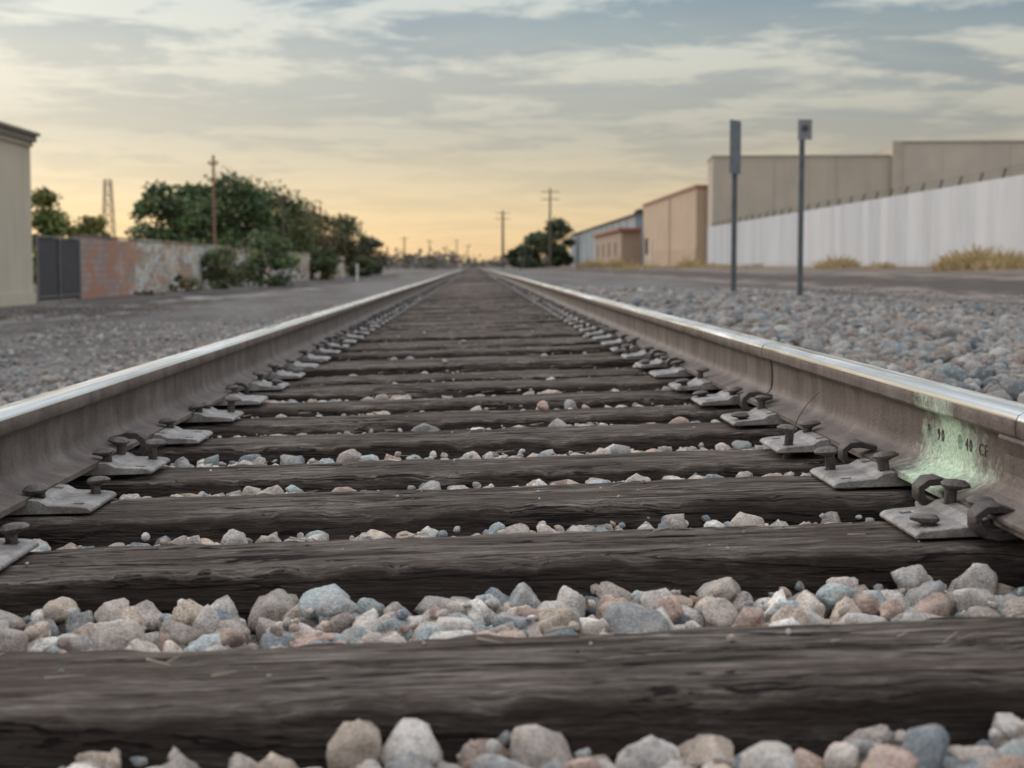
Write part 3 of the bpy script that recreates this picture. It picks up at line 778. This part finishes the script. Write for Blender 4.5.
M_pole=simple('pole_wood',(.13,.095,.08),.9)
def pole(px,d,py,r=.16,arms=1,z0=0,aw=1.2,mat=M_pole):
    x=at(px,d); z=zt_(py,d); mb=MB(); mb.cyl((x,d,z0-.5),(x,d,z),r*1.2,r*.8,10)
    for k in range(arms):
        za=z-.5-k*1.1; mb.box(x-aw,x+aw,d-.08-r,d+.04-r,za-.05,za+.05)
        for q in (-.95,-.5,.5,.95): mb.cyl((x+aw*q,d-r,za+.05),(x+aw*q,d-r,za+.2),.03,n=6)
    mb.make('utility_pole',mat); return (x,d,z)
pole(217,92,157,.09,1,ZL,.28,simple('reddish_pole',(.26,.14,.10),.9))
pole(285,106,194,.08,1,ZL,.3); pole(362,300,221,.2,1,ZL,.7)
pA=pole(503,300,211,.24,2,-.1,1.4); pB=pole(550,225,189,.16,2,0,1.3)
pole(405,420,237,.2,1,ZL,1.2);pole(430,520,240,.2,1,ZL,1.2);pole(388,380,246,.2,0,ZL);pole(322,117,206,.06,0,ZL);pole(457,600,240,.22,1,0,1.5);pole(446,640,246,.22,1,0,1.5);pole(468,700,246,.2,1,0,1.5)
mb=MB(); d=250; x=at(113,d); zt=zt_(181,d); n=9
def cw(t): return 1.15*(1-t)+.5*t
for sx,sy in ((-1,-1),(1,-1),(1,1),(-1,1)): mb.cyl((x+sx*cw(0),d+sy*cw(0),ZL),(x+sx*cw(1),d+sy*cw(1),zt),.08,n=5)
for k in range(n):
    t0=k/n;t1=(k+1)/n; za=ZL+(zt-ZL)*t0; zb=ZL+(zt-ZL)*t1; a=cw(t0); b_=cw(t1)
    for sy in (-1,1):
        mb.cyl((x-a,d+sy*a,za),(x+b_,d+sy*b_,zb),.05,n=4); mb.cyl((x+a,d+sy*a,za),(x-b_,d+sy*b_,zb),.05,n=4); mb.cyl((x-b_,d+sy*b_,zb),(x+b_,d+sy*b_,zb),.05,n=4)
    for sx in (-1,1): mb.cyl((x+sx*a,d-a,za),(x+sx*b_,d+b_,zb),.05,n=4)
mb.make('lattice_tower',simple('tower_paint',(.25,.18,.15),.8))
mb=MB(); prev=None
for k in range(9):
    t=k/8; p=(.585+.05*t*t,2.72+.02*t,.06+.085*t)
    if prev: mb.cyl(prev,p,.0009,n=5)
    prev=p
mb.make('stray_wire',M_dk)

# ---------------------------------------------------------------- world
SE=math.radians(24); SAZ=math.radians(-42)
W=bpy.data.worlds.new('World'); scene.world=W; W.use_nodes=True
nt=NT(W.node_tree); nt.n.clear()
out=nt.n.new('ShaderNodeOutputWorld')
sky=nt.n.new('ShaderNodeTexSky'); sky.sky_type='NISHITA'; sky.sun_disc=False; sky.sun_elevation=SE; sky.sun_rotation=SAZ
bg1=nt.n.new('ShaderNodeBackground'); nt.link(sky.outputs[0],bg1.inputs[0]); bg1.inputs[1].default_value=.05
tcn=nt.n.new('ShaderNodeTexCoord'); dirv=tcn.outputs['Generated']; x,y,z=nt.sep(dirv)
zc=nt.math('MAXIMUM',z,0.0)
wv=nt.noise(nt.mapv(dirv,(5,5,20)),1,5,.6)
zw=nt.math('MAXIMUM',nt.math('ADD',zc,nt.math('MULTIPLY',nt.math('SUBTRACT',wv,.5),.06)),0)
warm=nt.ramp(zw,[(0,(.37,.225,.11)),(.025,(.38,.25,.125)),(.05,(.25,.165,.10)),(.075,(.145,.09,.065)),(.10,(.15,.105,.075)),(.125,(.19,.155,.105)),(.15,(.13,.13,.105)),(.18,(.07,.095,.10)),(.30,(.36,.38,.42)),(.6,(.88,.92,.97)),(1,(1.2,1.22,1.25))])
den=nt.math('ADD',zc,.06)
cb=nt.n.new('ShaderNodeCombineXYZ'); nt.link(nt.math('DIVIDE',x,den),cb.inputs[0]); nt.link(nt.math('DIVIDE',y,den),cb.inputs[1]); cb.inputs[2].default_value=3.3
c1=nt.noise(nt.mapv(cb.outputs[0],(1,1,1),(2.3,5.1,0)),1.6,8,.64,.3)
c2=nt.noise(nt.mapv(cb.outputs[0],(.55,.9,1),(7,3,0)),1.2,6,.62,.3)
hi=nt.ramp(c1,[(.45,0.),(.56,1.)]); lo=nt.ramp(c2,[(.48,0.),(.60,1.)])
hicol=nt.ramp(zc,[(0,(.52,.34,.18)),(.05,(.40,.275,.16)),(.085,(.30,.225,.15)),(.12,(.42,.345,.235)),(.15,(.46,.41,.295)),(.18,(.43,.42,.35)),(.5,(1.1,1.1,1.08))])
locol=nt.ramp(zc,[(0,(.30,.19,.12)),(.04,(.19,.125,.09)),(.085,(.11,.072,.062)),(.13,(.095,.08,.075)),(.18,(.06,.08,.095)),(.5,(.7,.72,.75))])
c=nt.mix(nt.math('MULTIPLY',lo,.7),warm,locol); 
hk=nt.ramp(zc,[(.0,.35),(.05,.45),(.09,.65),(.13,.85),(.3,.9)])
c=nt.mix(nt.math('MULTIPLY',hi,hk),c,hicol)
gd=Vector((math.sin(math.radians(-3)),math.cos(math.radians(-3)),.02)).normalized()
dp=nt.new('ShaderNodeVectorMath',operation='DOT_PRODUCT'); nt.link(dirv,dp.inputs[0]); dp.inputs[1].default_value=gd
gl=nt.math('POWER',nt.math('MAXIMUM',dp.outputs['Value'],0),60.0)
gz=nt.ramp(zc,[(0,1.),(.075,0.)])
c=nt.mix(nt.math('MULTIPLY',nt.math('MULTIPLY',gl,gz),.5),c,(.66,.43,.21))
bg2=nt.n.new('ShaderNodeBackground'); nt.link(c,bg2.inputs[0]); bg2.inputs[1].default_value=.97
ad=nt.n.new('ShaderNodeAddShader'); nt.link(bg1.outputs[0],ad.inputs[0]); nt.link(bg2.outputs[0],ad.inputs[1]); nt.link(ad.outputs[0],out.inputs[0])
W.cycles.sampling_method='MANUAL'; W.cycles.sample_map_resolution=512
L=bpy.data.lights.new('Sun','SUN'); L.energy=.95; L.angle=math.radians(14); L.color=(1,.88,.75)
lo_=bpy.data.objects.new('sun',L); COL.objects.link(lo_)
sd=Vector((math.sin(SAZ)*math.cos(SE),math.cos(SAZ)*math.cos(SE),math.sin(SE)))
lo_.rotation_euler=sd.to_track_quat('Z','Y').to_euler()

# ---------------------------------------------------------------- camera
cam=bpy.data.cameras.new('cam'); co=bpy.data.objects.new('camera',cam); COL.objects.link(co); scene.camera=co
co.location=(.0175,0,.37); co.rotation_euler=(math.radians(90-4.38),0,math.radians(-1.38))
cam.sensor_width=36; cam.lens=54.14; cam.clip_end=8000; cam.clip_start=.05
cam.dof.use_dof=True; cam.dof.focus_distance=2.6; cam.dof.aperture_fstop=7.0
scene.view_settings.view_transform='Standard'
